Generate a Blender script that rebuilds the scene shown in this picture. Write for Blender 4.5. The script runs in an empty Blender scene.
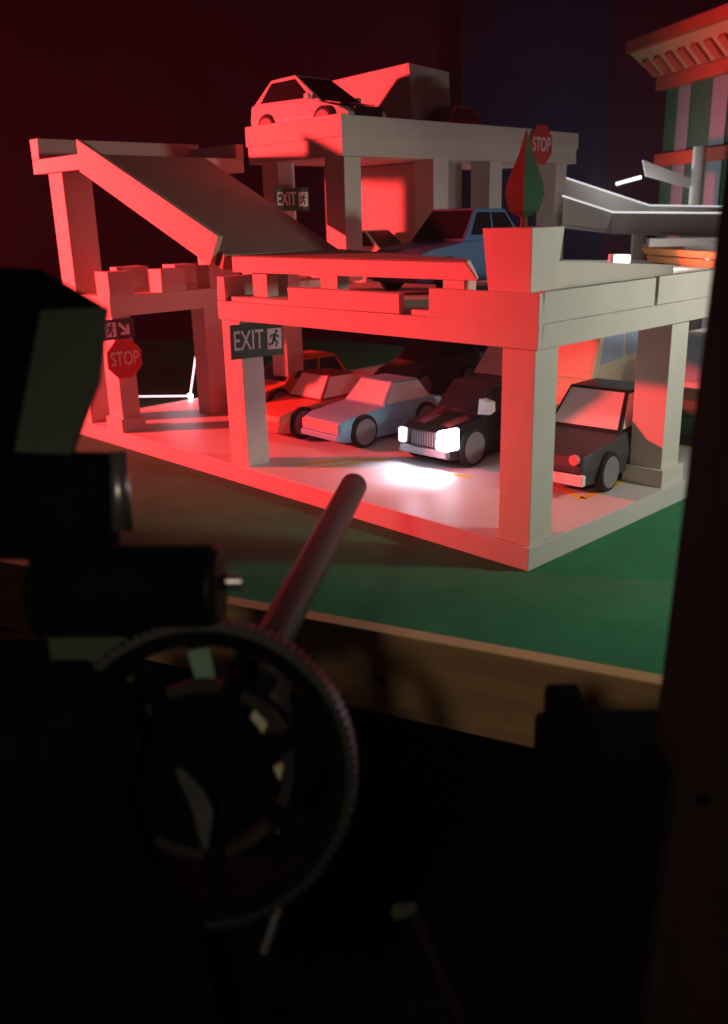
import bpy, bmesh, math, random
from mathutils import Vector, Matrix
random.seed(7)
S = 0.01                                   # everything below is written in centimetres
scn = bpy.context.scene
C = scn.collection

# ------------------------------------------------------------------ camera
RX = Vector((0.6966, 0.7170, -0.0246)).normalized()
FW = Vector((-0.6870, 0.6567, -0.3112)).normalized()
UP = RX.cross(FW).normalized(); RX = FW.cross(UP).normalized()
CAM = Vector((43.69, -61.75, 30.32)); FPX = 899.4
cd = bpy.data.cameras.new('camera'); cam = bpy.data.objects.new('camera', cd); C.objects.link(cam)
cam.matrix_world = Matrix.Translation(CAM*S) @ Matrix((RX, UP, -FW)).transposed().to_4x4()
cd.sensor_fit = 'VERTICAL'; cd.sensor_height = 36; cd.lens = FPX/1024*36
cd.clip_start = 0.01; cd.clip_end = 50
cd.dof.use_dof = True; cd.dof.focus_distance = 0.95; cd.dof.aperture_fstop = 7.0
scn.camera = cam

# ------------------------------------------------------------------ world and lamps
w = bpy.data.worlds.new('World'); scn.world = w; w.use_nodes = True
w.node_tree.nodes['Background'].inputs[0].default_value = (0.75, 0.42, 0.55, 1)
w.node_tree.nodes['Background'].inputs[1].default_value = 0.016
scn.view_settings.view_transform = 'Standard'; scn.view_settings.look = 'None'
scn.view_settings.exposure = 0; scn.view_settings.gamma = 1

def lamp(name, kind, loc, target, power, color, size=0.02, angle=60, blend=0.5, label=None):
    d = bpy.data.lights.new(name, kind); d.energy = power; d.color = color
    if kind == 'AREA': d.size = size
    else: d.shadow_soft_size = size
    if kind == 'SPOT': d.spot_size = math.radians(angle); d.spot_blend = blend
    o = bpy.data.objects.new(name, d); C.objects.link(o); o.location = Vector(loc)*S
    if target is not None:
        o.rotation_euler = (Vector(target)-Vector(loc)).to_track_quat('-Z', 'Y').to_euler()
    return o
lamp('red_spotlight', 'SPOT', (-137, -78, 41), (-42, 30, 26), 265, (1, .045, .05), .022, 49, .62)
lamp('white_work_light', 'SPOT', (38, 30, 31), (-14, 5, 10), 5.4, (1, .97, .84), .03, 94, .6)
lamp('table_edge_fill', 'SPOT', (75, -130, 70), (10, -20, -6), 8.0, (1, .84, .62), .05, 30, .6)  # added warm fill to brighten the front edge board, not a known fixture

# ------------------------------------------------------------------ helpers
def ray(px, py): return RX*((px-364)/FPX) - UP*((py-512)/FPX) + FW
def at(px, py, depth): return CAM + ray(px, py)*depth         # depth in cm along the view axis

class MB:
    def __init__(s): s.v = []; s.f = []; s.m = []
    def add(s, vs, fs, m=0):
        n = len(s.v); s.v += [tuple(v) for v in vs]; s.f += [tuple(i+n for i in f) for f in fs]; s.m += [m]*len(fs); return s
    def box(s, x0, x1, y0, y1, z0, z1, m=0, j=0):
        vs = [(x, y, z) for x in (x0, x1) for y in (y0, y1) for z in (z0, z1)]
        if j: vs = [tuple(c+random.uniform(-j, j) for c in v) for v in vs]
        return s.add(vs, [(0,1,3,2),(4,6,7,5),(0,4,5,1),(2,3,7,6),(0,2,6,4),(1,5,7,3)], m)
    def hexa(s, a, b, m=0):        # two quads of the same winding, joined
        return s.add(list(a)+list(b), [(3,2,1,0),(4,5,6,7),(0,1,5,4),(1,2,6,5),(2,3,7,6),(3,0,4,7)], m)
    def slab(s, poly, d, m=0):     # polygon extruded by vector d
        n = len(poly); a = [Vector(p) for p in poly]; b = [p+Vector(d) for p in a]
        return s.add(a+b, [tuple(range(n))[::-1], tuple(range(n, 2*n))]+[(i, (i+1)%n, (i+1)%n+n, i+n) for i in range(n)], m)
    def cyl(s, p0, p1, r0, r1=None, n=24, m=0, cap=True):
        r1 = r0 if r1 is None else r1
        p0 = Vector(p0); p1 = Vector(p1); d = (p1-p0).normalized()
        u = d.cross(Vector((0,0,1)) if abs(d.z) < .9 else Vector((1,0,0))).normalized(); v = d.cross(u)
        vs = [p+(u*math.cos(t)+v*math.sin(t))*r for p, r in ((p0, r0), (p1, r1)) for t in [2*math.pi*i/n for i in range(n)]]
        fs = [(i, (i+1)%n, (i+1)%n+n, i+n) for i in range(n)]
        if cap: fs += [tuple(range(n))[::-1], tuple(range(n, 2*n))]
        return s.add(vs, fs, m)
    def tube(s, pts, r, n=10, m=0):
        for a, b in zip(pts, pts[1:]): s.cyl(a, b, r, r, n, m)
        return s
    def build(s, name, mats, parent=None, bevel=0, smooth=False, at=None):
        me = bpy.data.meshes.new(name)
        off = Vector(at) if at is not None else Vector((0,0,0))
        me.from_pydata([((Vector(v)-off)*S) for v in s.v], [], s.f)
        for m in (mats if isinstance(mats, (list, tuple)) else [mats]): me.materials.append(m)
        for p, mi in zip(me.polygons, s.m): p.material_index = mi; p.use_smooth = smooth
        bm = bmesh.new(); bm.from_mesh(me); bmesh.ops.recalc_face_normals(bm, faces=bm.faces); bm.to_mesh(me); bm.free()
        o = bpy.data.objects.new(name, me); C.objects.link(o)
        if parent: o.parent = parent
        o.location = off*S
        if bevel:
            b = o.modifiers.new('bevel', 'BEVEL'); b.width = bevel*S; b.segments = 2; b.limit_method = 'ANGLE'
        return o

def tag(o, label=None, cat=None, group=None, kind=None):
    if label: o['label'] = label
    if cat: o['category'] = cat
    if group: o['group'] = group
    if kind: o['kind'] = kind
    return o
def empty(name, loc, rz, label, cat, group=None, rot=None):
    o = bpy.data.objects.new(name, None); C.objects.link(o); o.location = Vector(loc)*S
    o.rotation_euler = rot if rot is not None else (0, 0, math.radians(rz)); o.empty_display_size = .02
    return tag(o, label, cat, group)

def mat(name, col, rough=.7, metal=0, var=.08, scale=12, bump=.15, bscale=60, emis=None, spec=.4, stretch=None, col2=None):
    m = bpy.data.materials.new(name); m.use_nodes = True; nt = m.node_tree; N = nt.nodes; L = nt.links
    b = N['Principled BSDF']; b.inputs['Roughness'].default_value = rough; b.inputs['Metallic'].default_value = metal
    b.inputs['Specular IOR Level'].default_value = spec
    tc = N.new('ShaderNodeTexCoord'); src = tc.outputs['Object']
    if stretch:
        mp = N.new('ShaderNodeMapping'); mp.inputs['Scale'].default_value = stretch; L.new(src, mp.inputs['Vector']); src = mp.outputs[0]
    n = N.new('ShaderNodeTexNoise'); n.inputs['Scale'].default_value = scale; n.inputs['Detail'].default_value = 6; n.inputs['Roughness'].default_value = .65
    L.new(src, n.inputs['Vector'])
    r = N.new('ShaderNodeValToRGB'); r.color_ramp.elements[0].position = .3; r.color_ramp.elements[1].position = .7
    c2 = col2 or [c*(1+var) for c in col]
    r.color_ramp.elements[0].color = (*[c*(1-var) for c in col], 1); r.color_ramp.elements[1].color = (*c2, 1)
    L.new(n.outputs['Fac'], r.inputs[0]); L.new(r.outputs[0], b.inputs['Base Color'])
    n2 = N.new('ShaderNodeTexNoise'); n2.inputs['Scale'].default_value = bscale; n2.inputs['Detail'].default_value = 5; L.new(src, n2.inputs['Vector'])
    bp = N.new('ShaderNodeBump'); bp.inputs['Strength'].default_value = bump; bp.inputs['Distance'].default_value = .001
    L.new(n2.outputs['Fac'], bp.inputs['Height']); L.new(bp.outputs[0], b.inputs['Normal'])
    if emis:
        b.inputs['Emission Color'].default_value = (*emis[0], 1); b.inputs['Emission Strength'].default_value = emis[1]
    return m

M = dict(
    paper=mat('white_card', (.60, .585, .52), .75, var=.07, scale=9, bump=.25, bscale=90),
    rampcard=mat('grey_brown_card', (.40, .28, .23), .8, var=.07, scale=9, bump=.25, bscale=90),
    floorpaint=mat('painted_board', (.58, .56, .54), .45, var=.05, scale=7, bump=.15, bscale=70),
    felt=mat('green_felt', (.036, .19, .09), .92, var=.16, scale=14, bump=.5, bscale=600, spec=.15),
    pine=mat('pine_board', (.50, .30, .14), .65, var=.22, scale=9, bump=.25, bscale=40, stretch=(.6, .6, 9)),
    pineend=mat('pine_edge', (.66, .47, .29), .7, var=.1, scale=12, stretch=(1, 1, 1)),
    maroon=mat('maroon_cloth', (.11, .012, .042), .95, var=.25, scale=2.2, bump=.4, bscale=12, spec=.1, stretch=(1, 1, .15)),
    navy=mat('navy_cloth', (.017, .021, .065), .95, var=.2, scale=3, bump=.4, bscale=14, spec=.1, stretch=(1, 1, .2)),
    darkfloor=mat('dark_carpet', (.02, .012, .008), .95, var=.4, scale=20, bump=.6, bscale=300, spec=.1),
    black=mat('black_plastic', (.009, .009, .009), .5, var=.3, scale=30, bump=.1, bscale=80),
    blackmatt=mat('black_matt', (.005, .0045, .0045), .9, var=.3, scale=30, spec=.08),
    rustbrown=mat('brown_plastic', (.012, .006, .004), .7, var=.3, scale=20),
    olive=mat('olive_painted_steel', (.06, .075, .05), .75, var=.25, scale=20),
    sage=mat('sage_painted_strip', (.20, .34, .24), .7, var=.15, scale=20),
    steel=mat('brushed_steel', (.42, .41, .43), .34, metal=.85, var=.15, scale=40, bump=.08),
    darksteel=mat('dark_tube', (.07, .06, .065), .42, metal=.2, var=.2, scale=40, bump=.08),
    cream=mat('cream_plastic', (.60, .58, .38), .6),
    redplastic=mat('red_plastic', (.45, .03, .03), .5),
    cloth=mat('grey_cloth', (.06, .062, .065), .95, var=.3, scale=30, bump=.8, bscale=50),
    tyre=mat('black_tyre', (.015, .015, .016), .8),
    hub=mat('grey_hub', (.20, .20, .21), .6),
    glass=mat('dark_window', (.012, .012, .015), .18, bump=.02),
    whitewin=mat('white_card_window', (.68, .67, .62), .6),
    bluewin=mat('pale_blue_window', (.32, .40, .50), .4),
    yellow=mat('yellow_line', (.72, .44, .04), .7, var=.2, scale=60),
    signgreen=mat('sign_green', (.035, .085, .05), .6),
    signdark=mat('sign_dark', (.04, .03, .025), .6),
    signred=mat('sign_red', (.55, .035, .035), .55),
    letter=mat('sign_white', (.75, .74, .70), .6, var=.02),
    leafdark=mat('green_card', (.018, .07, .028), .85, var=.2, scale=40),
    leafrust=mat('rust_card', (.045, .038, .02), .85, var=.2, scale=40),
    trunkm=mat('brown_card', (.16, .06, .03), .85),
    led=mat('led_strip', (.8, .8, .8), emis=((.85, .86, 1), 1.3)),
    edgeglow=mat('lit_edge_glow', (.8, .8, .8), emis=((.95, .93, 1), .75)),  # glow standing in for light caught on the flyover wall tops
    ledhot=mat('led_lamp', (.8, .8, .8), emis=((.9, .92, 1), 14.0)),
    headlampdim=mat('headlamp_dim', (.8, .8, .85), emis=((.88, .9, 1), 1.1)),
    headlamp=mat('headlamp', (.8, .8, .85), emis=((.86, .88, 1), 10.0)),
    reddot=mat('red_lamp_lens', (.85, .22, .22), .35),
    orange=mat('orange_card', (.30, .06, .03), .8, var=.1),
    amber=mat('amber_card', (.36, .19, .09), .8, var=.1),
    stripegreen=mat('stripe_green', (.018, .11, .055), .85),
    stripewhite=mat('stripe_white', (.16, .20, .22), .8),
    basket=mat('orange_wood', (.62, .26, .10), .7, var=.2, scale=30),
)
def paint(name, col, rough=.5): return mat(name, col, rough, var=.06, scale=20, bump=.08)

# ------------------------------------------------------------------ setting: floor, backdrop
o = MB().box(-420, 200, -200, 420, -76, -74).build('floor', M['darkfloor']); tag(o, kind='structure')
vd = Vector((-.72, .69, 0)).normalized(); rd = Vector((.69, .72, 0)).normalized()
def drape(name, label, s0, s1, dist, m, amp, folds, z1=190, kind=None):
    base = CAM + vd*dist; n = 160; vs = []; fs = []
    for i in range(n+1):
        s = s0+(s1-s0)*i/n
        ph = s*folds
        d = amp*(math.sin(ph)+.45*math.sin(ph*2.3+1.3)+.3*math.sin(ph*.41))
        for z in (-74, z1):
            q = base + rd*s + vd*(d*(1 if z < 0 else .6)); vs.append((q.x, q.y, z))
    for i in range(n): a = i*2; fs.append((a, a+2, a+3, a+1))
    mb = MB().add(vs, fs); ob = mb.build(name, m, smooth=True)
    so = ob.modifiers.new('thick', 'SOLIDIFY'); so.thickness = .004
    return tag(ob, label, 'curtain')
drape('curtain', 'wide maroon curtain hanging behind the model city', -190, 200, 250, M['maroon'], 1.0, .12)
drape('curtain', 'narrow navy blue curtain panel behind the rooftop stop sign', 26, 62, 240, M['navy'], .5, .12)

# ------------------------------------------------------------------ table
tb = empty('table', (0, 0, -74), 0, 'long table covered in green felt with a raised pine edge', 'table')
tb.location = (0, 0, 0)
E0 = Vector((-8.44, -19.4, 0)); ed = Vector((27.13, 10.0, 0)).normalized(); en = Vector((-ed.y, ed.x, 0))
P0 = E0-ed*150; P1 = E0+ed*40
a = P0; b = P1; c = P1+en*125; d = P0+en*170
MB().slab([(p.x, p.y, -1.6) for p in (a, b, c, d)], (0, 0, 1.6)).build('felt_top', M['felt'], tb)
f0 = P0-en*.08; f1 = P1-en*.08
e = MB().slab([(f0.x, f0.y, -6.7), (f1.x, f1.y, -6.7), (f1.x-en.x*1.5, f1.y-en.y*1.5, -6.7), (f0.x-en.x*1.5, f0.y-en.y*1.5, -6.7)], (0, 0, 7.05))
eb = e.build('edge_board', M['pine'], tb, bevel=.12)
kn = mat('wood_knot', (.07, .03, .015), .8)
for s, z in ((172, -2.6), (196, -2.2), (147, -3.0), (121, -2.4), (158, -3.7)):
    k = MB(); q = P0+ed*s-en*1.6; k.cyl(q, q-en*.01, .33, .28, 12)
    k.v = [(x, y, zz+z) for x, y, zz in k.v]; k.build('knot', kn, eb)

for s in (8, 176):
    for t in (8, 150):
        q = P0+ed*s+en*t; MB().box(q.x-2, q.x+2, q.y-2, q.y+2, -74, -1.7).build('leg', M['pine'], tb)

# ------------------------------------------------------------------ the garage
G = empty('parking_garage', (0, 0, 0), 0, 'white card multi storey car park model with ramp, columns and battlements', 'model building')
def part(name, mb, m='paper', bevel=.05, parent=G): return mb.build(name, M[m] if isinstance(m, str) else m, parent, bevel=bevel)
# base slab: front edge strip and floor are one slab
part('base_slab', MB().box(-83.7, 0, 0, 84, 0.02, 2.2), 'floorpaint', .06)
def line(pts, wd=.8):
    mb = MB()
    for (x0, y0), (x1, y1) in zip(pts, pts[1:]):
        p = Vector((x0, y0, 2.204)); q = Vector((x1, y1, 2.204)); n = (q-p).normalized().cross(Vector((0,0,1)))*wd/2
        mb.slab([p+n, q+n, q-n, p-n], (0, 0, .012))
    mb.build('parking_line', M['yellow'], G)
line([(-9.5, 17.8), (-4.4, 15.5)]); line([(-4.7, 15.7), (-4.9, 24)])
line([(-37.5, 4.8), (-34.6, 10.4), (-30.8, 13.6)], .95); line([(-35.2, 4.6), (-32.4, 10.2)], .7)
line([(-20.5, 13.8), (-18.3, 14.4)]); line([(-1.5, 40), (-9, 44)], .8)
def column(x0, x1, y0, y1, z0, z1, plinth=0, j=.07):
    o = part('column', MB().box(x0, x1, y0, y1, z0, z1, j=j))
    if plinth:
        part('plinth', MB().box(x0-plinth, x1+plinth, y0-plinth, y1+plinth, z0, z0+1.9), parent=o)
    return o
Z1 = 19.75
column(-3.6, -.25, .35, 3.7, 2.2, Z1)                         # near corner
column(-44.6, -41.2, .5, 3.6, 2.2, Z1)
column(-4.6, -.9, 24.6, 28.2, 2.2, Z1, .5)
column(-4.6, -.9, 50, 53.6, 2.2, Z1, .5)
column(-4.6, -.9, 78, 81.6, 2.2, Z1, .5)
for x in (-44.4, -24): 
    for y in (62, 79): column(x, x+3.4, y, y+3.4, 2.2, Z1)
column(-73.5, -70, -.3+.6, 3.2, 2.2, 18.2, .45)                  # stop sign gate post
column(-73.5, -70, 15.4, 19.0, 2.2, 18.2)
column(-83.3, -79.4, .3, 4.6, 2.2, 37.2, .0)                  # tall post under the landing
column(-83.3, -79.4, 24, 28, 2.2, 37.2)
# gate: two battlemented beams
def gate(x0, x1, y0, y1, merl):
    g = part('gate_beam', MB().box(x0, x1, y0, y1, 18.25, 20.9, j=.05))
    for a, b in merl: part('merlon', MB().box(x0+.1, x1-.1, a, b, 20.9, 24.2+random.uniform(-.12, .12), j=.08), parent=g)
gate(-73.8, -70, .2, 43.9, [(.4, 4.1), (8.7, 12.7), (17, 21), (25.5, 29.5)])
gate(-83.0, -79.3, 4.8, 43.9, [(8, 12.4), (17, 21), (25, 29)])
part('gate_beam', MB().box(-79.3, -73.9, .3, 2.0, 19.3, 20.9, j=.04))
# first deck
part('deck_slab', MB().box(-44.6, -.3, .6, 84, 19.8, 22.1))
part('fascia', MB().box(-44.4, .22, -.05, .6, 19.55, 21.62, j=.03))
part('fascia', MB().box(-.25, .25, .6, 84, 19.6, 21.66, j=.06))
part('parapet', MB().box(-31.6, -15.4, -.02, .6, 21.68, 23.55, j=.07))
part('parapet', MB().box(-11.7, .2, -.04, .64, 21.66, 24.1, j=.07))
part('parapet', MB().box(-.5, .2, .65, 18.7, 21.7, 24.25, j=.06))
part('parapet', MB().box(-.5, .2, 19.3, 46, 21.7, 24.3, j=.06))
part('parapet', MB().box(-.5, .2, 46.2, 84, 21.7, 24.4, j=.06))
part('parapet', MB().box(-44.5, -43.0, .1, 9.5, 21.66, 24.3, j=.06))
MBp = MB().hexa([(-9.5, 15.5, 22.15), (-9, 15.5, 22.15), (-9, 39.5, 22.15), (-9.5, 39.5, 22.15)], [(-9.5, 15.5, 25.8), (-9, 15.5, 25.8), (-9, 39.5, 24.2), (-9.5, 39.5, 24.2)]); part('parapet', MBp)
# landing and wide ramp
part('landing', MB().box(-87.2, -73.6, 0, 27, 37.25, 39.2, j=.05))
part('landing_parapet', MB().box(-87.3, -85.0, .02, 27, 39.2, 41.9, j=.05))
part('landing_parapet', MB().box(-85, -73.4, 25.6, 27, 39.2, 41.2))
r = MB()
r.hexa([(-73.55, .7, 37.4), (-73.55, 20.0, 37.4), (-43.4, 18.4, 24.8), (-44.0, .7, 25.0)],
       [(-73.55, .7, 39.2), (-73.55, 20.0, 39.2), (-43.6, 18.4, 26.6), (-43.4, .7, 26.7)])
part('ramp_side_wall', MB().hexa([(x, -.05, z) for x, z in ((-73.6, 37.0), (-73.6, 41.0), (-43.4, 28.7), (-45.4, 25.5))],
                                 [(x, .68, z) for x, z in ((-73.6, 37.0), (-73.6, 41.0), (-43.4, 28.7), (-45.4, 25.5))]))
part('ramp', r, 'rampcard')
r = MB()
r.hexa([(-42.8, 1.2, 24.75), (-8.0, 2.2, 24.75), (-10.6, 5.6, 24.75), (-43.6, 18.6, 24.75)],
       [(-42.8, 1.2, 26.45), (-9.4, 2.2, 26.3), (-11.6, 5.6, 26.3), (-43.6, 18.6, 26.5)])
part('ramp', r)
part('ramp_surface', MB().slab([(-42.7, 1.3, 26.50), (-9.6, 2.3, 26.36), (-11.6, 5.5, 26.36), (-43.5, 18.5, 26.56)], (0, 0, .05)), 'rampcard', 0)
for x, y in ((-28.2, 1.6), (-12.2, 2.4), (-40.5, 2.2)): part('pier', MB().box(x, x+2.6, y, y+1.6, 22.1, 24.75, j=.05))
# upper storey: four columns on each side, core, roof deck
for y in (24, 41.6, 54.4, 72):
    column(-51.8, -48.1, y, y+3.1, 22.1, 38.0)
    if y < 30 or y > 60: column(-65.4, -61.8, y, y+3.1, 2.2 if y < 30 else 22.1, 38.0)
part('upper_floor', MB().box(-83, -44.7, 44, 84, 19.9, 22.0))
part('roof_slab', MB().box(-67.8, -47.9, 23.6, 77.4, 38.02, 40.3, j=.04))
part('roof_parapet', MB().box(-67.9, -47.6, 23.3, 24.3, 40.32, 43.0, j=.04))
part('roof_parapet', MB().box(-48.7, -47.6, 24.32, 68.8, 40.32, 42.95, j=.05))
part('roof_parapet', MB().box(-48.7, -47.6, 69.0, 77.4, 40.32, 42.8, j=.05))
part('roof_parapet', MB().box(-67.9, -66.9, 24.32, 77.4, 40.32, 42.9, j=.04))
part('lift_core', MB().box(-68.5, -55.0, 47, 56, 22.1, 38.0, j=.05))
part('roof_block', MB().hexa([(-73, 45.2, 40.35), (-55.0, 45.0, 40.35), (-55.2, 54, 40.35), (-73, 54, 40.35)],
                             [(-73, 45.2, 51.2), (-56.0, 45.0, 51.7), (-56.0, 54, 51.2), (-73, 54, 50.6)]))
part('low_wall', MB().box(-75, -54.5, 44.6, 46.6, 22.1, 37.9))

# ------------------------------------------------------------------ cars
def car(label, cat, loc, rz, L, W, H, body, roofm=None, win='glass', style='sedan', wheel=2.05, front='plain', wsm=None, name='toy_car', z=2.2, hoodz=.56, cbs=None, group='paper toy cars parked on the garage decks'):
    root = empty(name, (loc[0], loc[1], z), rz, label, cat, group)
    hw = W/2; gc = .5/H
    if style == 'sedan':
        st = [(-.5, .20, .46, .84), (-.475, .13, hoodz, .93), (-.25, .11, hoodz+.02, 1), (.05, .11, hoodz+.02, 1), (.17, .11, hoodz, 1), (.42, .12, hoodz-.07, .95), (.485, .14, hoodz-.12, .88), (.5, .2, .34, .84)]
        cb = (-.36, -.24, .02, .17)
    elif style == 'coupe':
        st = [(-.5, .22, .56, .86), (-.48, .13, .64, .95), (-.25, .11, .62, 1), (.05, .11, .60, 1), (.22, .11, .57, 1), (.42, .12, .46, .93), (.485, .14, .38, .82), (.5, .2, .32, .78)]
        cb = (-.495, -.30, -.04, .28)
    elif style == 'hatch':
        st = [(-.5, .22, .52, .86), (-.48, .13, .62, .95), (-.25, .11, .62, 1), (.05, .11, .60, 1), (.2, .11, .58, 1), (.40, .12, .50, .95), (.485, .14, .42, .85), (.5, .2, .34, .80)]
        cb = (-.49, -.36, -.02, .24)
    else:
        st = [(-.5, .15, .58, .94), (-.49, .12, .6, .97), (-.2, .1, .6, 1), (.1, .1, .6, 1), (.3, .1, .58, 1), (.44, .11, .52, .97), (.49, .13, .44, .93), (.5, .18, .36, .9)]
        cb = (-.495, -.46, .20, .42)
    if cbs: cb = cbs
    vs = []; fs = []
    for x, zb, zt, k in st:
        zm = zb+(zt-zb)*.55; h = hw*k
        vs += [(x*L, -h*.93, zb*H), (x*L, -h, zm*H), (x*L, -h*.92, zt*H), (x*L, h*.92, zt*H), (x*L, h, zm*H), (x*L, h*.93, zb*H)]
    n = len(st)
    for i in range(n-1):
        for k in range(6): a = i*6+k; b = i*6+(k+1)%6; fs.append((a, b, b+6, a+6))
    fs += [tuple(range(6))[::-1], tuple(range((n-1)*6, n*6))]
    bo = MB().add(vs, fs).build('body', body, root, bevel=.10)
    def zt_at(x):
        for (x0, _, z0, _), (x1, _, z1, _) in zip(st, st[1:]):
            if x0 <= x <= x1: return (z0+(z1-z0)*(x-x0)/(x1-x0))*H
        return st[0][2]*H
    x0, x1, x2, x3 = [v*L for v in cb]; wb = hw*.90; wt = hw*.70
    zb0 = zt_at(cb[0])-.12; zb3 = zt_at(cb[3])-.12; ZT = H
    lo = [(x0, -wb, zb0), (x3, -wb, zb3), (x3, wb, zb3), (x0, wb, zb0)]
    hi = [(x1, -wt, ZT*.985), (x2, -wt, ZT), (x2, wt, ZT), (x1, wt, ZT*.985)]
    MB().hexa(lo, hi).build('cabin', roofm or body, root, bevel=.12)
    wm = M[win]
    def win_quad(nm, q, u0, u1, v0, v1, off=.05):
        A, B, Cc, D = [Vector(p) for p in q]       # bottom-left, bottom-right, top-right, top-left
        f = lambda u, v: (A*(1-u)+B*u)*(1-v)+(D*(1-u)+Cc*u)*v
        P = [f(u0, v0), f(u1, v0), f(u1, v1), f(u0, v1)]
        nn = (B-A).cross(D-A).normalized()
        MB().slab([p+nn*.005 for p in P], nn*off).build(nm, (wsm if wsm and nm == 'windshield' else wm), root)
    win_quad('windshield', (lo[1], lo[2], hi[2], hi[1]), .05, .95, .12, .93)
    win_quad('rear_window', (lo[3], lo[0], hi[0], hi[3]), .08, .92, .2, .88)
    for a, b, c2, d2 in ((lo[0], lo[1], hi[1], hi[0]), (lo[2], lo[3], hi[3], hi[2])):
        f = a is lo[0]
        if win == 'whitewin': win_quad('side_window', (a, b, c2, d2), .03, .97, .14, .92)
        else:
            for u0, u1 in (((.10, .90),) if style == 'coupe' else ((.09, .47), (.52, .93))): win_quad('side_window', (a, b, c2, d2), u0, u1, .22, .88)
    for ax in (-.29, .30):
        for sd in (-1, 1):
            y = sd*hw*.99
            MB().cyl((ax*L, y*.9, wheel), (ax*L, y+sd*.04, wheel), wheel*1.07, n=28).build('wheel_arch', M['tyre'], root)
            wh = MB().cyl((ax*L, y-sd*.5, wheel), (ax*L, y+sd*.22, wheel), wheel, n=28).build('wheel', M['tyre'], root, bevel=.12)
            MB().cyl((ax*L, y+sd*.1, wheel), (ax*L, y+sd*.30, wheel), wheel*.86, wheel*.82, n=24).build('hub_cap', M['hub'], wh, bevel=.05)
    fx = .5*L
    MB().box(fx-.5, fx+.35, -hw*.84, hw*.84, .17*H, .27*H).build('bumper', M['hub'] if front != 'plain' else body, root, bevel=.12)
    MB().box(-fx-.3, -fx+.5, -hw*.84, hw*.84, .18*H, .28*H).build('bumper', body, root, bevel=.12)
    return root, L, hw, H

white = paint('white_car_paint', (.62, .60, .58)); red = paint('red_car_paint', (.55, .05, .04)); blue = paint('sky_blue_paint', (.20, .46, .62))
blackp = paint('black_car_paint', (.018, .018, .022), .3); charcoal = paint('charcoal_paint', (.05, .055, .055), .5)
orangep = paint('orange_car_paint', (.55, .17, .05)); creamp = paint('cream_van_paint', (.60, .54, .38)); navyp = paint('steel_blue_paint', (.07, .15, .30))
greenp = paint('dark_green_paint', (.03, .09, .05)); salmon = paint('salmon_paint', (.60, .16, .10)); darkred = paint('dark_red_paint', (.16, .02, .02))

c, L, hw, H = car('sky blue paper sedan parked between the red sedan and the car with lit headlights', 'car', (-41.6, 22.2), -92, 19, 8.8, 7.5, blue, win='whitewin', hoodz=.60, cbs=(-.38, -.27, -.03, .11))
MB().box(L/2-.1, L/2+.12, -hw*.8, hw*.8, .30*H, .46*H).build('front_panel', paint('pale_front', (.5, .42, .38)), c)
c, L, hw, H = car('red paper sedan parked just left of the sky blue sedan', 'car', (-51.6, 20.2), -90, 18.5, 8.2, 7.6, salmon, roofm=darkred, win='whitewin', cbs=(-.38, -.27, -.03, .11))
c, L, hw, H = car('black vintage car with both headlights shining white onto the floor', 'car', (-25.7, 24.0), -88, 19.5, 8.6, 8.8, blackp, front='chrome', wheel=2.25, hoodz=.62)
car3 = c
MB().box(L/2-.3, L/2+.42, -hw*.88, -hw*.62, .29*H, .50*H).build('headlight', M['headlampdim'], c, bevel=.25)
MB().hexa([(L/2-1.4, hw*.98, .27*H), (L/2+.45, hw*.86, .27*H), (L/2+.45, hw*.46, .29*H), (L/2-.3, hw*.46, .29*H)],
          [(L/2-1.4, hw*.97, .58*H), (L/2+.3, hw*.82, .57*H), (L/2+.3, hw*.50, .52*H), (L/2-.3, hw*.46, .52*H)]).build('headlight', M['headlamp'], c, bevel=.2)
gr = MB().box(L/2-.2, L/2+.25, -hw*.42, hw*.42, .29*H, .50*H).build('grille', charcoal, c, bevel=.08)
mb = MB()
for i in range(-4, 5): mb.box(L/2+.25, L/2+.32, i*.38-.05, i*.38+.05, .31*H, .48*H)
mb.build('grille_bar', M['hub'], gr)
for sd in (-1, 1): MB().cyl((L*.42, sd*hw*.45, .60*H-.9), (L*.08, sd*hw*.5, .63*H-.6), .9, 1.0, 16).build('fender', darkred, c, smooth=True)
MB().hexa([(3.2, hw*.9, 6.2), (4.6, hw*.9, 5.9), (4.4, hw*1.28, 6.0), (3.4, hw*1.28, 6.3)], [(3.0, hw*.9, 7.6), (4.4, hw*.9, 7.7), (4.1, hw*1.25, 7.3), (3.3, hw*1.25, 7.4)]).build('wing_mirror', white, c)
c, L, hw, H = car('black paper sedan with white windows and one red lamp, behind the near corner column', 'car', (-9.6, 26.2), -86, 22.5, 10, 9.6, charcoal, roofm=blackp, win='whitewin', hoodz=.56)
for sd in (-1, 1): MB().cyl((L/2-.3, sd*hw*.66, .42*H), (L/2+.25, sd*hw*.66, .42*H), .55, n=20).build('headlight', M['reddot'], c, bevel=.1)
MB().box(L/2-.2, L/2+.5, -hw*.9, hw*.92, .15*H, .27*H).build('front_bumper', M['letter'], c, bevel=.12)
c, L, hw, H = car('tall cream van with pale blue side windows behind the black sedan', 'van', (-24.6, 48), -84, 21, 10, 14.2, creamp, win='bluewin', style='van', name='toy_van', wsm=creamp)
car('orange paper hatchback parked farthest left behind the exit sign column', 'car', (-65.2, 27.2), -90, 19, 8.4, 8.0, orangep, win='glass', style='hatch')
car('charcoal paper hatchback in the back row behind the red sedan', 'car', (-57, 50), -90, 19, 8.6, 9.4, charcoal, style='hatch')
car('dark grey paper car in the back row behind the sky blue sedan', 'car', (-38, 50), -86, 19, 8.6, 10.2, charcoal, style='van', win='whitewin')
car('black paper hatchback in the back row behind the headlight car', 'car', (-31, 72), -90, 19, 8.6, 9.6, blackp, style='hatch')
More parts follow.
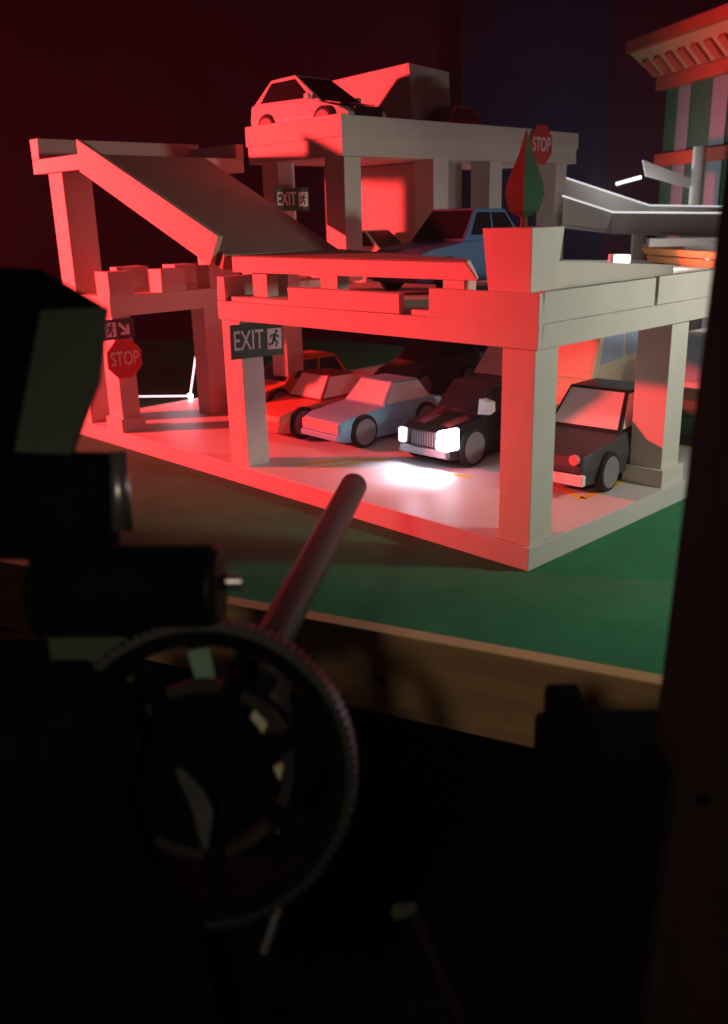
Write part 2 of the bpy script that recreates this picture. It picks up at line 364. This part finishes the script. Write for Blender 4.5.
c, L, hw, H = car('dark green van with pale roof parked beyond the far right column', 'van', (-7.8, 52), -90, 20, 9, 13.4, greenp, roofm=white, style='van', win='bluewin', name='toy_van')
# upper deck
car('steel blue sedan with dark windows parked on the first deck', 'car', (-27.5, 22.2), -92, 20, 9.4, 8.9, navyp, z=22.12, hoodz=.60, wheel=1.9)
car('small cream car parked deep on the first deck beneath the roof', 'car', (-56, 38), 0, 15, 7, 6.4, creamp, z=22.12, style='hatch', wheel=1.8)
# roof
c, L, hw, H = car('white hatchback with black windscreen and grille at the corner of the roof deck', 'car', (-59.8, 30.2), 0, 20.5, 9.2, 8.9, white, z=40.32, style='coupe', wheel=2.1)
MB().box(L/2-.25, L/2+.15, -hw*.55, hw*.55, .26*H, .46*H).build('grille', M['glass'], c, bevel=.1)
MB().hexa([(L*.22, -hw*.8, .575*H), (L*.40, -hw*.7, .50*H), (L*.40, hw*.7, .50*H), (L*.22, hw*.8, .575*H)], [(L*.22, -hw*.8, .59*H), (L*.40, -hw*.7, .515*H), (L*.40, hw*.7, .515*H), (L*.22, hw*.8, .59*H)]).build('bonnet', blackp, c)
for sd in (-1, 1): MB().box(L*.14, L*.18, sd*hw*1.02-.35, sd*hw*1.02+.35, .60*H, .68*H).build('wing_mirror', white, c, bevel=.08)
car('low black car parked on the roof deck beside the white hatchback', 'car', (-63.5, 40.0), 0, 15, 7.6, 5.6, blackp, z=40.32, wheel=1.6)
car('low red car parked on the roof deck between the block and the right parapet', 'car', (-51.8, 48.5), -90, 15, 5.6, 5.3, red, z=40.32, wheel=1.2)

# ------------------------------------------------------------------ writing and signs
def text(s, size, m, parent, mw, thick=.05, bold=.0, name='lettering'):
    cu = bpy.data.curves.new(name, 'FONT'); cu.body = s; cu.size = size*S; cu.extrude = thick*S; cu.align_x = 'CENTER'; cu.align_y = 'CENTER'; cu.offset = bold*S
    t = bpy.data.objects.new(name, cu); C.objects.link(t); dg = bpy.context.evaluated_depsgraph_get(); dg.update()
    me = bpy.data.meshes.new_from_object(t.evaluated_get(dg)); bpy.data.objects.remove(t)
    o = bpy.data.objects.new(name, me); C.objects.link(o); me.materials.append(m) if not me.materials else me.materials.__setitem__(0, m)
    o.parent = parent; o.matrix_local = mw; return o
def R(*a): return Matrix([Vector(v) for v in a]).transposed().to_4x4()
# local sign frame: x = along the sign, y = up, z = outward normal
def sign_root(name, label, loc, xdir, zdir, cat='sign'):
    o = empty(name, loc, 0, label, cat); x = Vector(xdir).normalized(); z = Vector(zdir).normalized(); y = z.cross(x)
    o.rotation_euler = R(x, y, z).to_euler(); return o
def runner(parent, x, y, k, m):       # running man pictogram on a light square with a dark figure
    MB().box(x-1.0*k, x+1.0*k, y-1.15*k, y+1.15*k, .08, .12).build('pictogram_panel', M['letter'], parent)
    f = MB(); z = .16
    f.cyl((x+.25*k, y+.8*k, .1), (x+.25*k, y+.8*k, z), .2*k, n=14)
    def limb(a, b, w):
        a = Vector((x+a[0]*k, y+a[1]*k, .12)); b = Vector((x+b[0]*k, y+b[1]*k, .12)); n = (b-a).normalized().cross(Vector((0,0,1)))*w*k
        f.slab([a+n, b+n, b-n, a-n], (0, 0, .05))
    limb((.15, .55), (-.15, -.1), .2); limb((-.1, -.05), (.35, -.4), .12); limb((.35, -.35), (.2, -.95), .11)
    limb((-.15, -.1), (-.35, -.55), .12); limb((-.3, -.5), (-.85, -.6), .11); limb((.1, .5), (.6, .15), .09); limb((.1, .5), (-.5, .4), .09); limb((-.45, .42), (-.7, .05), .08)
    f.build('pictogram', m, parent)
def exit_sign(label, loc, xdir, zdir, Wd, Ht, k=1.0):
    s = sign_root('exit_sign', label, loc, xdir, zdir); s['group'] = 'green exit signs on the garage'
    MB().box(-Wd/2, Wd/2, -Ht/2, Ht/2, -.05, .08).build('sign_board', M['signgreen'], s)
    t = text('EXIT', 2.55*k, M['letter'], s, Matrix.Translation(Vector((-Wd*.17, 0, .1))*S) @ Matrix.Diagonal((.84, 1.25, 1, 1)), .03, .012)
    runner(s, Wd*.33, 0, 1.05*k, M['signgreen']); return s
def stop_sign(label, loc, xdir, zdir, r):
    s = sign_root('stop_sign', label, loc, xdir, zdir); s['group'] = 'red stop signs on the garage'
    def octo(r, z0, z1): return MB().slab([(r*math.cos(math.radians(22.5+45*i)), r*math.sin(math.radians(22.5+45*i)), z0) for i in range(8)], (0, 0, z1-z0))
    octo(r, -.08, .06).build('sign_board', M['signred'], s)
    text('STOP', r*.74, M['letter'], s, Matrix.Translation(Vector((0, 0, .08))*S) @ Matrix.Diagonal((.86, 1.25, 1, 1)), .03, .01)
    return s
exit_sign('green EXIT sign with running man on the front column of the ground floor', (-41.05, 2.75, 17.05), (0, 1, -.03), (1, 0, 0), 7.6, 3.9)
exit_sign('green EXIT sign with running man hanging beneath the roof deck', (-60.2, 25.0, 33.0), (0, 1, 0), (1, 0, 0), 6.2, 3.1, .8)
stop_sign('red octagonal STOP sign on the gate post at the left entrance', (-69.2, 1.15, 12.55), (0, 1, -.02), (1, 0, 0), 2.85)
stop_sign('red octagonal STOP sign on the roof edge behind the potted tree', (-47.3, 66.4, 40.6), (0, 1, 0), (1, 0, 0), 3.15)
s = sign_root('direction_sign', 'dark sign with running man and slanting arrow above the gate stop sign', (-69.7, .8, 16.6), (0, 1, 0), (1, 0, 0))
MB().box(-2.7, 2.6, -1.35, 1.35, -.05, .08).build('sign_board', M['signdark'], s)
runner(s, -1.1, 0, .85, M['signdark'])
f = MB()
for a, b, wd in (((.2, .75), (1.3, -.35), .22), ):
    a = Vector((*a, .1)); b = Vector((*b, .1)); n = (b-a).normalized().cross(Vector((0,0,1)))*wd; f.slab([a+n, b+n, b-n, a-n], (0, 0, .04))
f.slab([(1.75, -.85, .1), (1.75, .55, .1), (1.35, .55, .1), (1.35, -.45, .1), (.4, -.45, .1), (.4, -.85, .1)], (0, 0, .05))
f.build('arrow', M['letter'], s)

# potted tree at the deck corner
T = empty('potted_tree', (-3.7, 3.0, 24.2), 0, 'small paper tree in a flared white planter at the near corner of the deck', 'plant')
def bx(x0, x1, y0, y1): return [(x0, y0), (x1, y0), (x1, y1), (x0, y1)]
lo = [(x, y, -2.0) for x, y in bx(-2.2, 2.0, -1.6, 1.6)]; hi = [(x, y, 5.0) for x, y in bx(-2.7, 2.4, -2.2, 2.4)]
MB().hexa(lo, hi).build('pot', M['paper'], T, bevel=.06)
MB().cyl((.3, -.5, 4.8), (.3, -.5, 7.6), .3, .22, 10).build('trunk', M['trunkm'], T)
ap = Vector((.3, -.5, 12.7)); cr = []
lv = [(10.6, .6), (8.6, 1.45), (7.6, 1.62), (6.3, 1.2), (5.9, .6)]
vs = [tuple(ap)]; fs = []; ms = []
dirs = [(.55, -.83), (.83, .55), (-.55, .83), (-.83, -.55)]
for z, rr in lv: vs += [(.3+dx*rr, -.5+dy*rr, z) for dx, dy in dirs]
vs.append((.3, -.5, 5.8))
mb = MB()
for k in range(4):
    k2 = (k+1)%4; m = 0 if k in (1,) else (1 if k in (0, ) else 0)
    mm = {3: 1, 0: 0, 1: 0, 2: 1}[k]
    F = [(0, 1+k, 1+k2)]+[(1+i*4+k, 1+(i+1)*4+k, 1+(i+1)*4+k2, 1+i*4+k2) for i in range(4)]+[(17+k, 21, 17+k2)]
    for q in F: fs.append(q); ms.append(mm)
mb.add(vs, fs); mb.m = ms
mb.build('crown', [M['leafdark'], M['leafrust']], T)

# LED strips near the gate
o = MB().tube([(-91.8, 14.9, 2.5), (-84.2, 20.9, 2.6), (-82.0, 22.5, 14.2)], .15).build('led_strip', M['led']); tag(o, 'thin bent white LED strip glowing behind the left gate', 'led light')
MB().cyl((-84.5, 20.9, 2.6), (-83.9, 20.9, 2.6), .38, n=16).build('connector', M['ledhot'], o)
lamp('led_glow', 'POINT', (-84, 19, 8), None, .08, (.85, .88, 1), .03)

# headlight beams
def carpt(x, y, z): return car3.matrix_basis @ Vector((x*S, y*S, z*S))
for y, p in ((-2.9, .16), (2.9, .62)):
    q = carpt(10.6, y, 3.9)/S; t = carpt(12.4, y*.9, 0)/S
    lamp('headlight_beam', 'SPOT', q, t, p, (.86, .84, 1), .006, 100, .8)
lamp('headlight_spill', 'POINT', carpt(14.5, 2.5, 5)/S, None, .10, (.80, .78, 1), .01)

# ------------------------------------------------------------------ right background: flyover, striped building, basket
fly = empty('flyover', at(648, 215, 168), 0, 'white card flyover with low side walls lit from inside, right of the roof deck', 'model road')
fl = lambda p: Vector(p)-at(648, 215, 168)
n0, n1, n2 = at(562, 226, 150), at(612, 232, 160), at(790, 238, 160)
def wall(pts, h0, th, nm):
    mb = MB(); vb = Vector((-.69, .72, 0))*th
    for (p, hp), (q, hq) in zip(pts, pts[1:]):
        mb.hexa([fl(p), fl(q), fl(q)+vb, fl(p)+vb], [fl(p)+Vector((0,0,hp)), fl(q)+Vector((0,0,hq)), fl(q)+vb+Vector((0,0,hq)), fl(p)+vb+Vector((0,0,hp))])
    mb.build(nm, M['paper'], fly, bevel=.05)
wall([(n0, 4.6), (n1, 3.2), (n2, 4.0)], 0, .6, 'near_wall')
back = Vector((-.69, .72, 0))*13
m0, m1, m2 = at(562, 203, 165), at(648, 222, 176), at(790, 223, 176)
wall([(m0, 4.4), (m1, 3.0), (m2, 2.8)], 0, .6, 'far_wall')
up = lambda q, h: fl(q)+Vector((0, 0, h))
MB().tube([up(m0, 4.5), up(m1, 3.1), up(m2, 2.9)], .13).build('edge_glow', M['edgeglow'], fly)  # added glowing tubes imitate the brightly lit top edges of the walls
MB().tube([up(n0, 4.75)+Vector((-.3,.3,0)), up(n1, 3.35)+Vector((-.3,.3,0)), up(n2, 4.15)+Vector((-.3,.3,0))], .16).build('edge_glow', M['edgeglow'], fly)
mb = MB()
for a, b, c_, d_ in ((n0, n1, m1, m0), (n1, n2, m2, m1)):
    q = [fl(x)+Vector((0,0,.3)) for x in (a, b, c_, d_)]; mb.hexa([x-Vector((0,0,.6)) for x in q], q)
mb.build('roadway', M['paper'], fly)
for p in (at(640, 224, 168), at(700, 226, 168)):
    MB().cyl(fl((p.x, p.y, .05)), fl((p.x, p.y, p.z-.6)), 1.3, n=16).build('support', M['paper'], fly)
lamp('flyover_light', 'POINT', at(600, 196, 178), None, 1.0, (.93, .93, 1), .01)
mp = at(694, 215, 169)
o = MB().cyl((mp.x, mp.y, 31), (mp.x, mp.y, at(694, 148, 169).z), 1.15, n=20).build('mast', M['paper']); tag(o, 'round white mast standing on the flyover before the striped building', 'mast')
a = at(643, 160, 166); b = at(690, 178, 168); c_ = at(690, 188, 168); d_ = at(646, 176, 166)
o = MB().slab([a, b, c_, d_], Vector((-.69, .72, 0))*.7).build('canopy_board', M['paper']); tag(o, 'slanting white board jutting left from the round mast', 'board')
lamp('board_light', 'POINT', at(655, 183, 160), None, .14, (.95, .93, 1), .006)
o = MB().tube([at(616, 184, 165), at(641, 177, 165)], .32).build('led_strip', M['led']); tag(o, 'short white LED strip left of the slanting board', 'led light')
o = MB().tube([at(513, 208, 120), at(521, 206.5, 120)], .22).build('led_strip', M['led']); tag(o, 'tiny white LED beside the potted tree crown', 'led light')
p = at(608, 262, 130)
q = empty('small_box', p, -44, 'small brightly lit white box behind the right deck parapet', 'box')
MB().box(0, 3.0, 0, 2.4, -1.5, 1.1).build('box_body', M['letter'], q, bevel=.06)
MB().box(-.4, .1, .4, 1.4, .2, .9).build('flap', M['letter'], q)
lamp('box_light', 'POINT', at(622, 250, 124), None, .18, (.95, .95, 1), .006)

# striped building
Bo = at(656, 212, 200); Bo.z = 0
th = -31.4
Bd = empty('striped_building', Bo, th, 'tall building with green and white stripes and an orange bracketed cornice', 'model building')
def bp(nm, mb, m, parent=Bd, bevel=.08): return mb.build(nm, M[m], parent, bevel=bevel)
wl = bp('wall', MB().box(-.3, 60, .6, 26, 0.05, 57), 'stripegreen')
for i, (a, b) in enumerate(((5.3, 9.8), (17.8, 23), (31, 36.5), (45, 51))):
    bp('white_stripe', MB().box(a, b, 0.1, .55, 0.1, 55.6), 'stripewhite', wl)
bp('band', MB().box(-.8, 61, -1.0, .05, 39.2, 41.8), 'orange')
bp('band', MB().box(-.8, 61, -1.0, .05, 18.2, 20.6), 'orange')
bp('cornice_base', MB().box(-1.2, 61.5, -1.6, .5, 54.6, 57.2), 'orange')
cr = bp('cornice', MB().hexa([(-1.5, -1.8, 57.3), (62, -1.8, 57.3), (62, 26, 57.3), (-1.5, 26, 57.3)], [(-4.4, -6.5, 62.2), (66, -6.5, 62.2), (66, 30, 62.2), (-4.4, 30, 62.2)]), 'amber')
bp('cornice_edge', MB().box(-4.8, 67, -7.2, 30.4, 62.25, 64.6), 'orange', cr)
for i in range(11):
    x = -1.0+i*4.6
    bp('bracket', MB().hexa([(x, -2.4, 57.0), (x+2.2, -2.4, 57.0), (x+2.2, -1.7, 58.1), (x, -1.7, 58.1)], [(x-.3, -5.3, 60.0), (x+1.9, -5.3, 60.0), (x+1.9, -4.6, 61.6), (x-.3, -4.6, 61.6)]), 'orange', cr)
# basket like balcony
Bk = empty('slatted_basket', at(690, 262, 140), -20, 'orange slatted wooden basket glowing under the flyover', 'basket')
o = MB().hexa([(-5.2, -2, -1.9), (10, -2, -1.9), (10, 4, -1.9), (-5.2, 4, -1.9)], [(-5.0, -1.8, -1.5), (10, -1.8, -1.5), (10, 4, -1.5), (-5.0, 4, -1.5)]).build('bottom', M['basket'], Bk)
for i, (z, ext) in enumerate(((-1.3, -5.4), (.05, -6.1), (1.4, -6.9))):
    zz = z-.12*i
    MB().hexa([(ext, -2.2-i*.5, zz), (12, -2.2-i*.5, zz-.5), (12, -1.9-i*.5, zz-.5), (ext, -1.9-i*.5, zz)], [(ext-.5, -2.6-i*.5, zz+.95), (12, -2.6-i*.5, zz+.6), (12, -2.2-i*.5, zz+.6), (ext-.5, -2.2-i*.5, zz+.95)]).build('slat', M['basket'], Bk, bevel=.05)
MB().hexa([(-5.2, -1.9, -1.4), (-4.7, -1.9, -1.4), (-4.7, 4, -1.4), (-5.2, 4, -1.4)], [(-7.6, -3.2, 2.6), (-7.1, -3.2, 2.6), (-7.1, 4, 2.6), (-7.6, 4, 2.6)]).build('end_board', M['basket'], Bk)
MB().box(-5, 10, 3.4, 3.8, -1.4, 2.6).build('back_board', M['letter'], Bk)
MB().cyl((1.5, 2, -1), (1.5, 2, .6), .3, n=12).build('lamp', M['led'], Bk)
q = at(690, 262, 140)
lamp('basket_fill', 'POINT', at(668, 252, 130), None, .16, (1, .93, .84), .01)  # added fill in front of the basket to brighten its slats
s0 = at(649, 247, 142)
o = MB().box(0, 16, 0, 3, 0, 1.2).build('white_beam', M['letter']); o.location = s0*S; o.rotation_euler = (0, 0, math.radians(38)); tag(o, 'short white beam just above the slatted basket', 'beam')
lamp('under_deck_light', 'POINT', (-2.5, 60, 17), None, .8, (.95, .95, 1), .01)

# ------------------------------------------------------------------ foreground: dark machine
MF = Matrix((RX, UP, -FW)).transposed()        # orientation only: the machine stands square-on to this side of the table
Mo = at(205, 770, 38)
mach = empty('geared_machine', Mo, 0, 'dark geared machine with toothed wheel, motor and steel bracket in the near foreground', 'machine')
mach.rotation_euler = MF.to_euler()
u = 38/FPX
def ml(px, py, dz=0):
    p = at(px, py, 38-dz)-Mo; return Vector((p.dot(RX), p.dot(UP), -p.dot(FW)))     # cm in the machine's own frame
def mp_(nm, mb, m, parent=mach, **k): return mb.build(nm, M[m], parent, **k)
# toothed wheel
def ring(r0, r1, z0, z1, n=96, teeth=0, th=.18):
    vs = []; fs = []
    for i in range(n):
        a = 2*math.pi*i/n; ro = r1+(th if teeth and i % 2 == 0 else 0)
        for r, z in ((r0, z0), (ro, z0), (ro, z1), (r0, z1)): vs.append((r*math.cos(a), r*math.sin(a), z))
    for i in range(n):
        j = (i+1)%n
        for k in range(4): fs.append((i*4+k, i*4+(k+1)%4, j*4+(k+1)%4, j*4+k))
    return MB().add(vs, fs)
wheel = mp_('toothed_wheel', ring(5.35, 6.1, -.8, .75, 120), 'blackmatt')
mp_('tooth_band', ring(6.0, 6.22, -.9, .9, 200, True, .24), 'black', wheel)
mp_('hub_ring', ring(3.3, 3.75, -.8, .1, 80), 'rustbrown', wheel, smooth=False)
mp_('hub', MB().cyl((-.5, -.3, -1.0), (-.5, -.3, .3), 3.1, 2.7, n=48), 'blackmatt', wheel)
sp = MB()
for i in range(7):
    a = 2*math.pi*i/7+.35; d = Vector((math.cos(a), math.sin(a), 0)); n = Vector((-d.y, d.x, 0))*.32
    sp.slab([d*1.3+n*1.7+Vector((0,0,-.3)), d*5.4+n+Vector((0,0,-.3)), d*5.4-n+Vector((0,0,-.3)), d*1.3-n*1.7+Vector((0,0,-.3))], (0, 0, .6))
mp_('spokes', sp, 'blackmatt', wheel, bevel=.05)
# motor
mt = mp_('motor', MB().cyl(ml(40, 592, -.6), ml(214, 590, -.4), 1.95, n=48), 'blackmatt', bevel=.15)
mp_('end_cap', MB().cyl(ml(212, 590, -.4), ml(222, 590, -.4), 2.0, 1.75, n=48), 'black', mt, bevel=.12)
mp_('shaft', MB().cyl(ml(216, 582, -.4), ml(242, 582, -.4), .33, n=20), 'steel', mt)
# housings left
mp_('housing', MB().slab([ml(-80, 300, -1.2), ml(60, 300, -1.2), ml(96, 322, -1.2), ml(60, 470, -1.2), ml(60, 560, -1.2), ml(-80, 560, -1.2)], (0, 0, -1.6)), 'blackmatt', bevel=.2)
tilt = [ml(-60, 262, -1), ml(40, 268, -1), ml(104, 306, -1), ml(84, 330, -1), ml(-60, 330, -1)]
mp_('housing_cover', MB().slab(tilt, (0, 0, -1.2)), 'blackmatt', bevel=.2)
mp_('bracket_plate', MB().slab([ml(40, 310, -.6), ml(106, 306, -.6), ml(98, 380, -.6), ml(70, 455, -.6), ml(14, 452, -.6)], (0, 0, -.5)), 'olive', bevel=.06)
mp_('cross_tube', MB().cyl(ml(118, 452, -1.5), ml(122, 532, -1.5), .42, .5, n=24), 'steel', smooth=True)
mp_('housing', MB().slab([ml(-80, 448, -1), ml(108, 452, -1), ml(112, 552, -1), ml(-80, 560, -1)], (0, 0, -1.5)), 'blackmatt', bevel=.2)
mp_('bracket_plate', MB().slab([ml(46, 632, -.3), ml(124, 632, -.3), ml(136, 672, -.3), ml(122, 712, -.3), ml(56, 690, -.3)], (0, 0, -.4)), 'olive', bevel=.06)
mp_('bracket_strip', MB().slab([ml(184, 642, -1.2), ml(208, 646, -1.2), ml(216, 682, -1.2), ml(200, 694, -1.2)], (0, 0, -.3)), 'sage')
# lower body filling the corner
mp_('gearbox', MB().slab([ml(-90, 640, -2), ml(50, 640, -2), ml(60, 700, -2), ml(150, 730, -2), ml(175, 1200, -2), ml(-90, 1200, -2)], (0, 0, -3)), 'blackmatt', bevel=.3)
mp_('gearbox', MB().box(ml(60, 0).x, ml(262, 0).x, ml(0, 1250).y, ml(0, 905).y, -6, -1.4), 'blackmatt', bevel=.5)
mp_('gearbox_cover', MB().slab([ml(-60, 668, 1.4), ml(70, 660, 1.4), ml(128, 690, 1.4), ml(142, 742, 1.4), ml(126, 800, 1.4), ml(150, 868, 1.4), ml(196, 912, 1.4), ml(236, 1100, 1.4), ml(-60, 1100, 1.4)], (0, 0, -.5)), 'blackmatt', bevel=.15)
# link blocks behind the wheel
mp_('link_block', MB().slab([ml(258, 700, -1.5), ml(274, 710, -1.5), ml(262, 738, -1.5), ml(246, 728, -1.5)], (0, 0, -.7)), 'cream', bevel=.08)
mp_('link_block', MB().slab([ml(273, 768, -1.5), ml(284, 764, -1.5), ml(280, 782, -1.5)], (0, 0, -.7)), 'cream', bevel=.05)
mp_('link_block', MB().slab([ml(280, 878, -1.5), ml(298, 870, -1.5), ml(302, 882, -1.5), ml(284, 892, -1.5)], (0, 0, -.7)), 'redplastic', bevel=.05)
mp_('link_rod', MB().cyl(ml(284, 892, -1.4), ml(264, 952, -1.4), .22, n=16), 'steel')
mp_('link_rod', MB().cyl(ml(281, 800, -1.6), ml(277, 832, -1.6), .16, n=16), 'steel')
mp_('link_rod', MB().cyl(ml(240, 692, -1.6), ml(258, 668, -1.6), .14, n=12), 'redplastic')
mp_('drive_tube', MB().cyl(ml(272, 668, -2.4), ml(280, 742, -2.4), .75, .6, n=24), 'darksteel')
mp_('lever', MB().slab([ml(174, 770, 1.2), ml(182, 768, 1.2), ml(204, 790, 1.2), ml(214, 812, 1.2), ml(208, 852, 1.2), ml(202, 850, 1.2), ml(192, 812, 1.2)], (0, 0, -.4)), 'cloth', bevel=.1)
# long steel tube pointing at the garage
tube0 = at(258, 668, 40.5); tube1 = at(354, 485, 64)
T2 = empty('steel_tube', tube0, 0, 'dark steel tube pointing from the machine towards the garage', 'tube')
ax = tube1-tube0
MB().cyl((0,0,0), ax, .93, n=48).build('tube_wall', M['darksteel'], T2, bevel=.12, smooth=False)
MB().cyl(ax*1.0-ax.normalized()*.1, ax+ax.normalized()*.12, .8, .74, n=40).build('end_plug', M['blackmatt'], T2)
MB().cyl(-ax.normalized()*1.2, ax.normalized()*1.0, 1.02, n=40).build('collar', M['black'], T2, bevel=.15)
qq = at(279, 634, 41.3)-tube0
MB().cyl(qq-FW*.25, qq-FW*.05, .17, n=16).build('glint_dot', M['steel'], T2, bevel=.04)  # small steel disc put in for the highlight on the tube
# dark post and clamp on the right
pc = at(722, 500, 33); pdir = math.degrees(math.atan2(RX.y, RX.x))
edge = at(694, 470, 33)
o = empty('wooden_post', (edge.x, edge.y, -74), pdir, 'dark upright post at the right edge, blurred in the near foreground', 'post')
MB().hexa([(-2.0, 0, 0), (7, 0, 0), (7, 3.5, 0), (-2.0, 3.5, 0)], [(2.2, 0, 134), (9, 0, 134), (9, 3.5, 134), (2.2, 3.5, 134)]).build('post_body', mat('maroon_wood', (.03, .010, .014), .9, var=.25, scale=20, stretch=(1, 1, .2)), o, bevel=.25)
MB().cyl((1.6, 0.0, 74+7), (1.6, -.18, 74+7), .3, n=16).build('bolt_head', M['blackmatt'], o)
e2 = at(546, 745, 40)
o = empty('clamp_body', (e2.x, e2.y, -74), pdir, 'black clamp block with a short upright stub in front of the table edge', 'clamp')
MB().box(0, 14, -2, 3, 0, 74+e2.z).build('clamp_block', M['blackmatt'], o, bevel=.3)
MB().box(.1, 1.7, -.2, 1.6, 74+e2.z, 74+e2.z+2.3).build('stub', M['blackmatt'], o, bevel=.3)
# rag and knob low in the corner
kb = at(405, 912, 44)
o = empty('foot_lever', kb, 0, 'small grey knob on a dark red lever low in the foreground', 'lever')
MB().cyl((-.6, 0, -.4), (.5, .2, .4), .42, .3, 16).build('knob', M['olive'], o, bevel=.1)
MB().cyl((.3, .2, .2), (2.4, 1.5, -6), .35, .4, 16).build('lever_arm', M['rustbrown'], o)

# ------------------------------------------------------------------ smoky air
hz = bpy.data.materials.new('haze_air'); hz.use_nodes = True; nt = hz.node_tree; nt.nodes.clear()
out = nt.nodes.new('ShaderNodeOutputMaterial'); pv = nt.nodes.new('ShaderNodeVolumePrincipled'); nt.links.new(pv.outputs[0], out.inputs['Volume'])
pv.inputs['Density'].default_value = .018; pv.inputs['Color'].default_value = (.88, .88, .95, 1); pv.inputs['Anisotropy'].default_value = .35
tag(MB().box(-450, 240, -240, 450, -77, 200).build('haze', hz), kind='stuff')
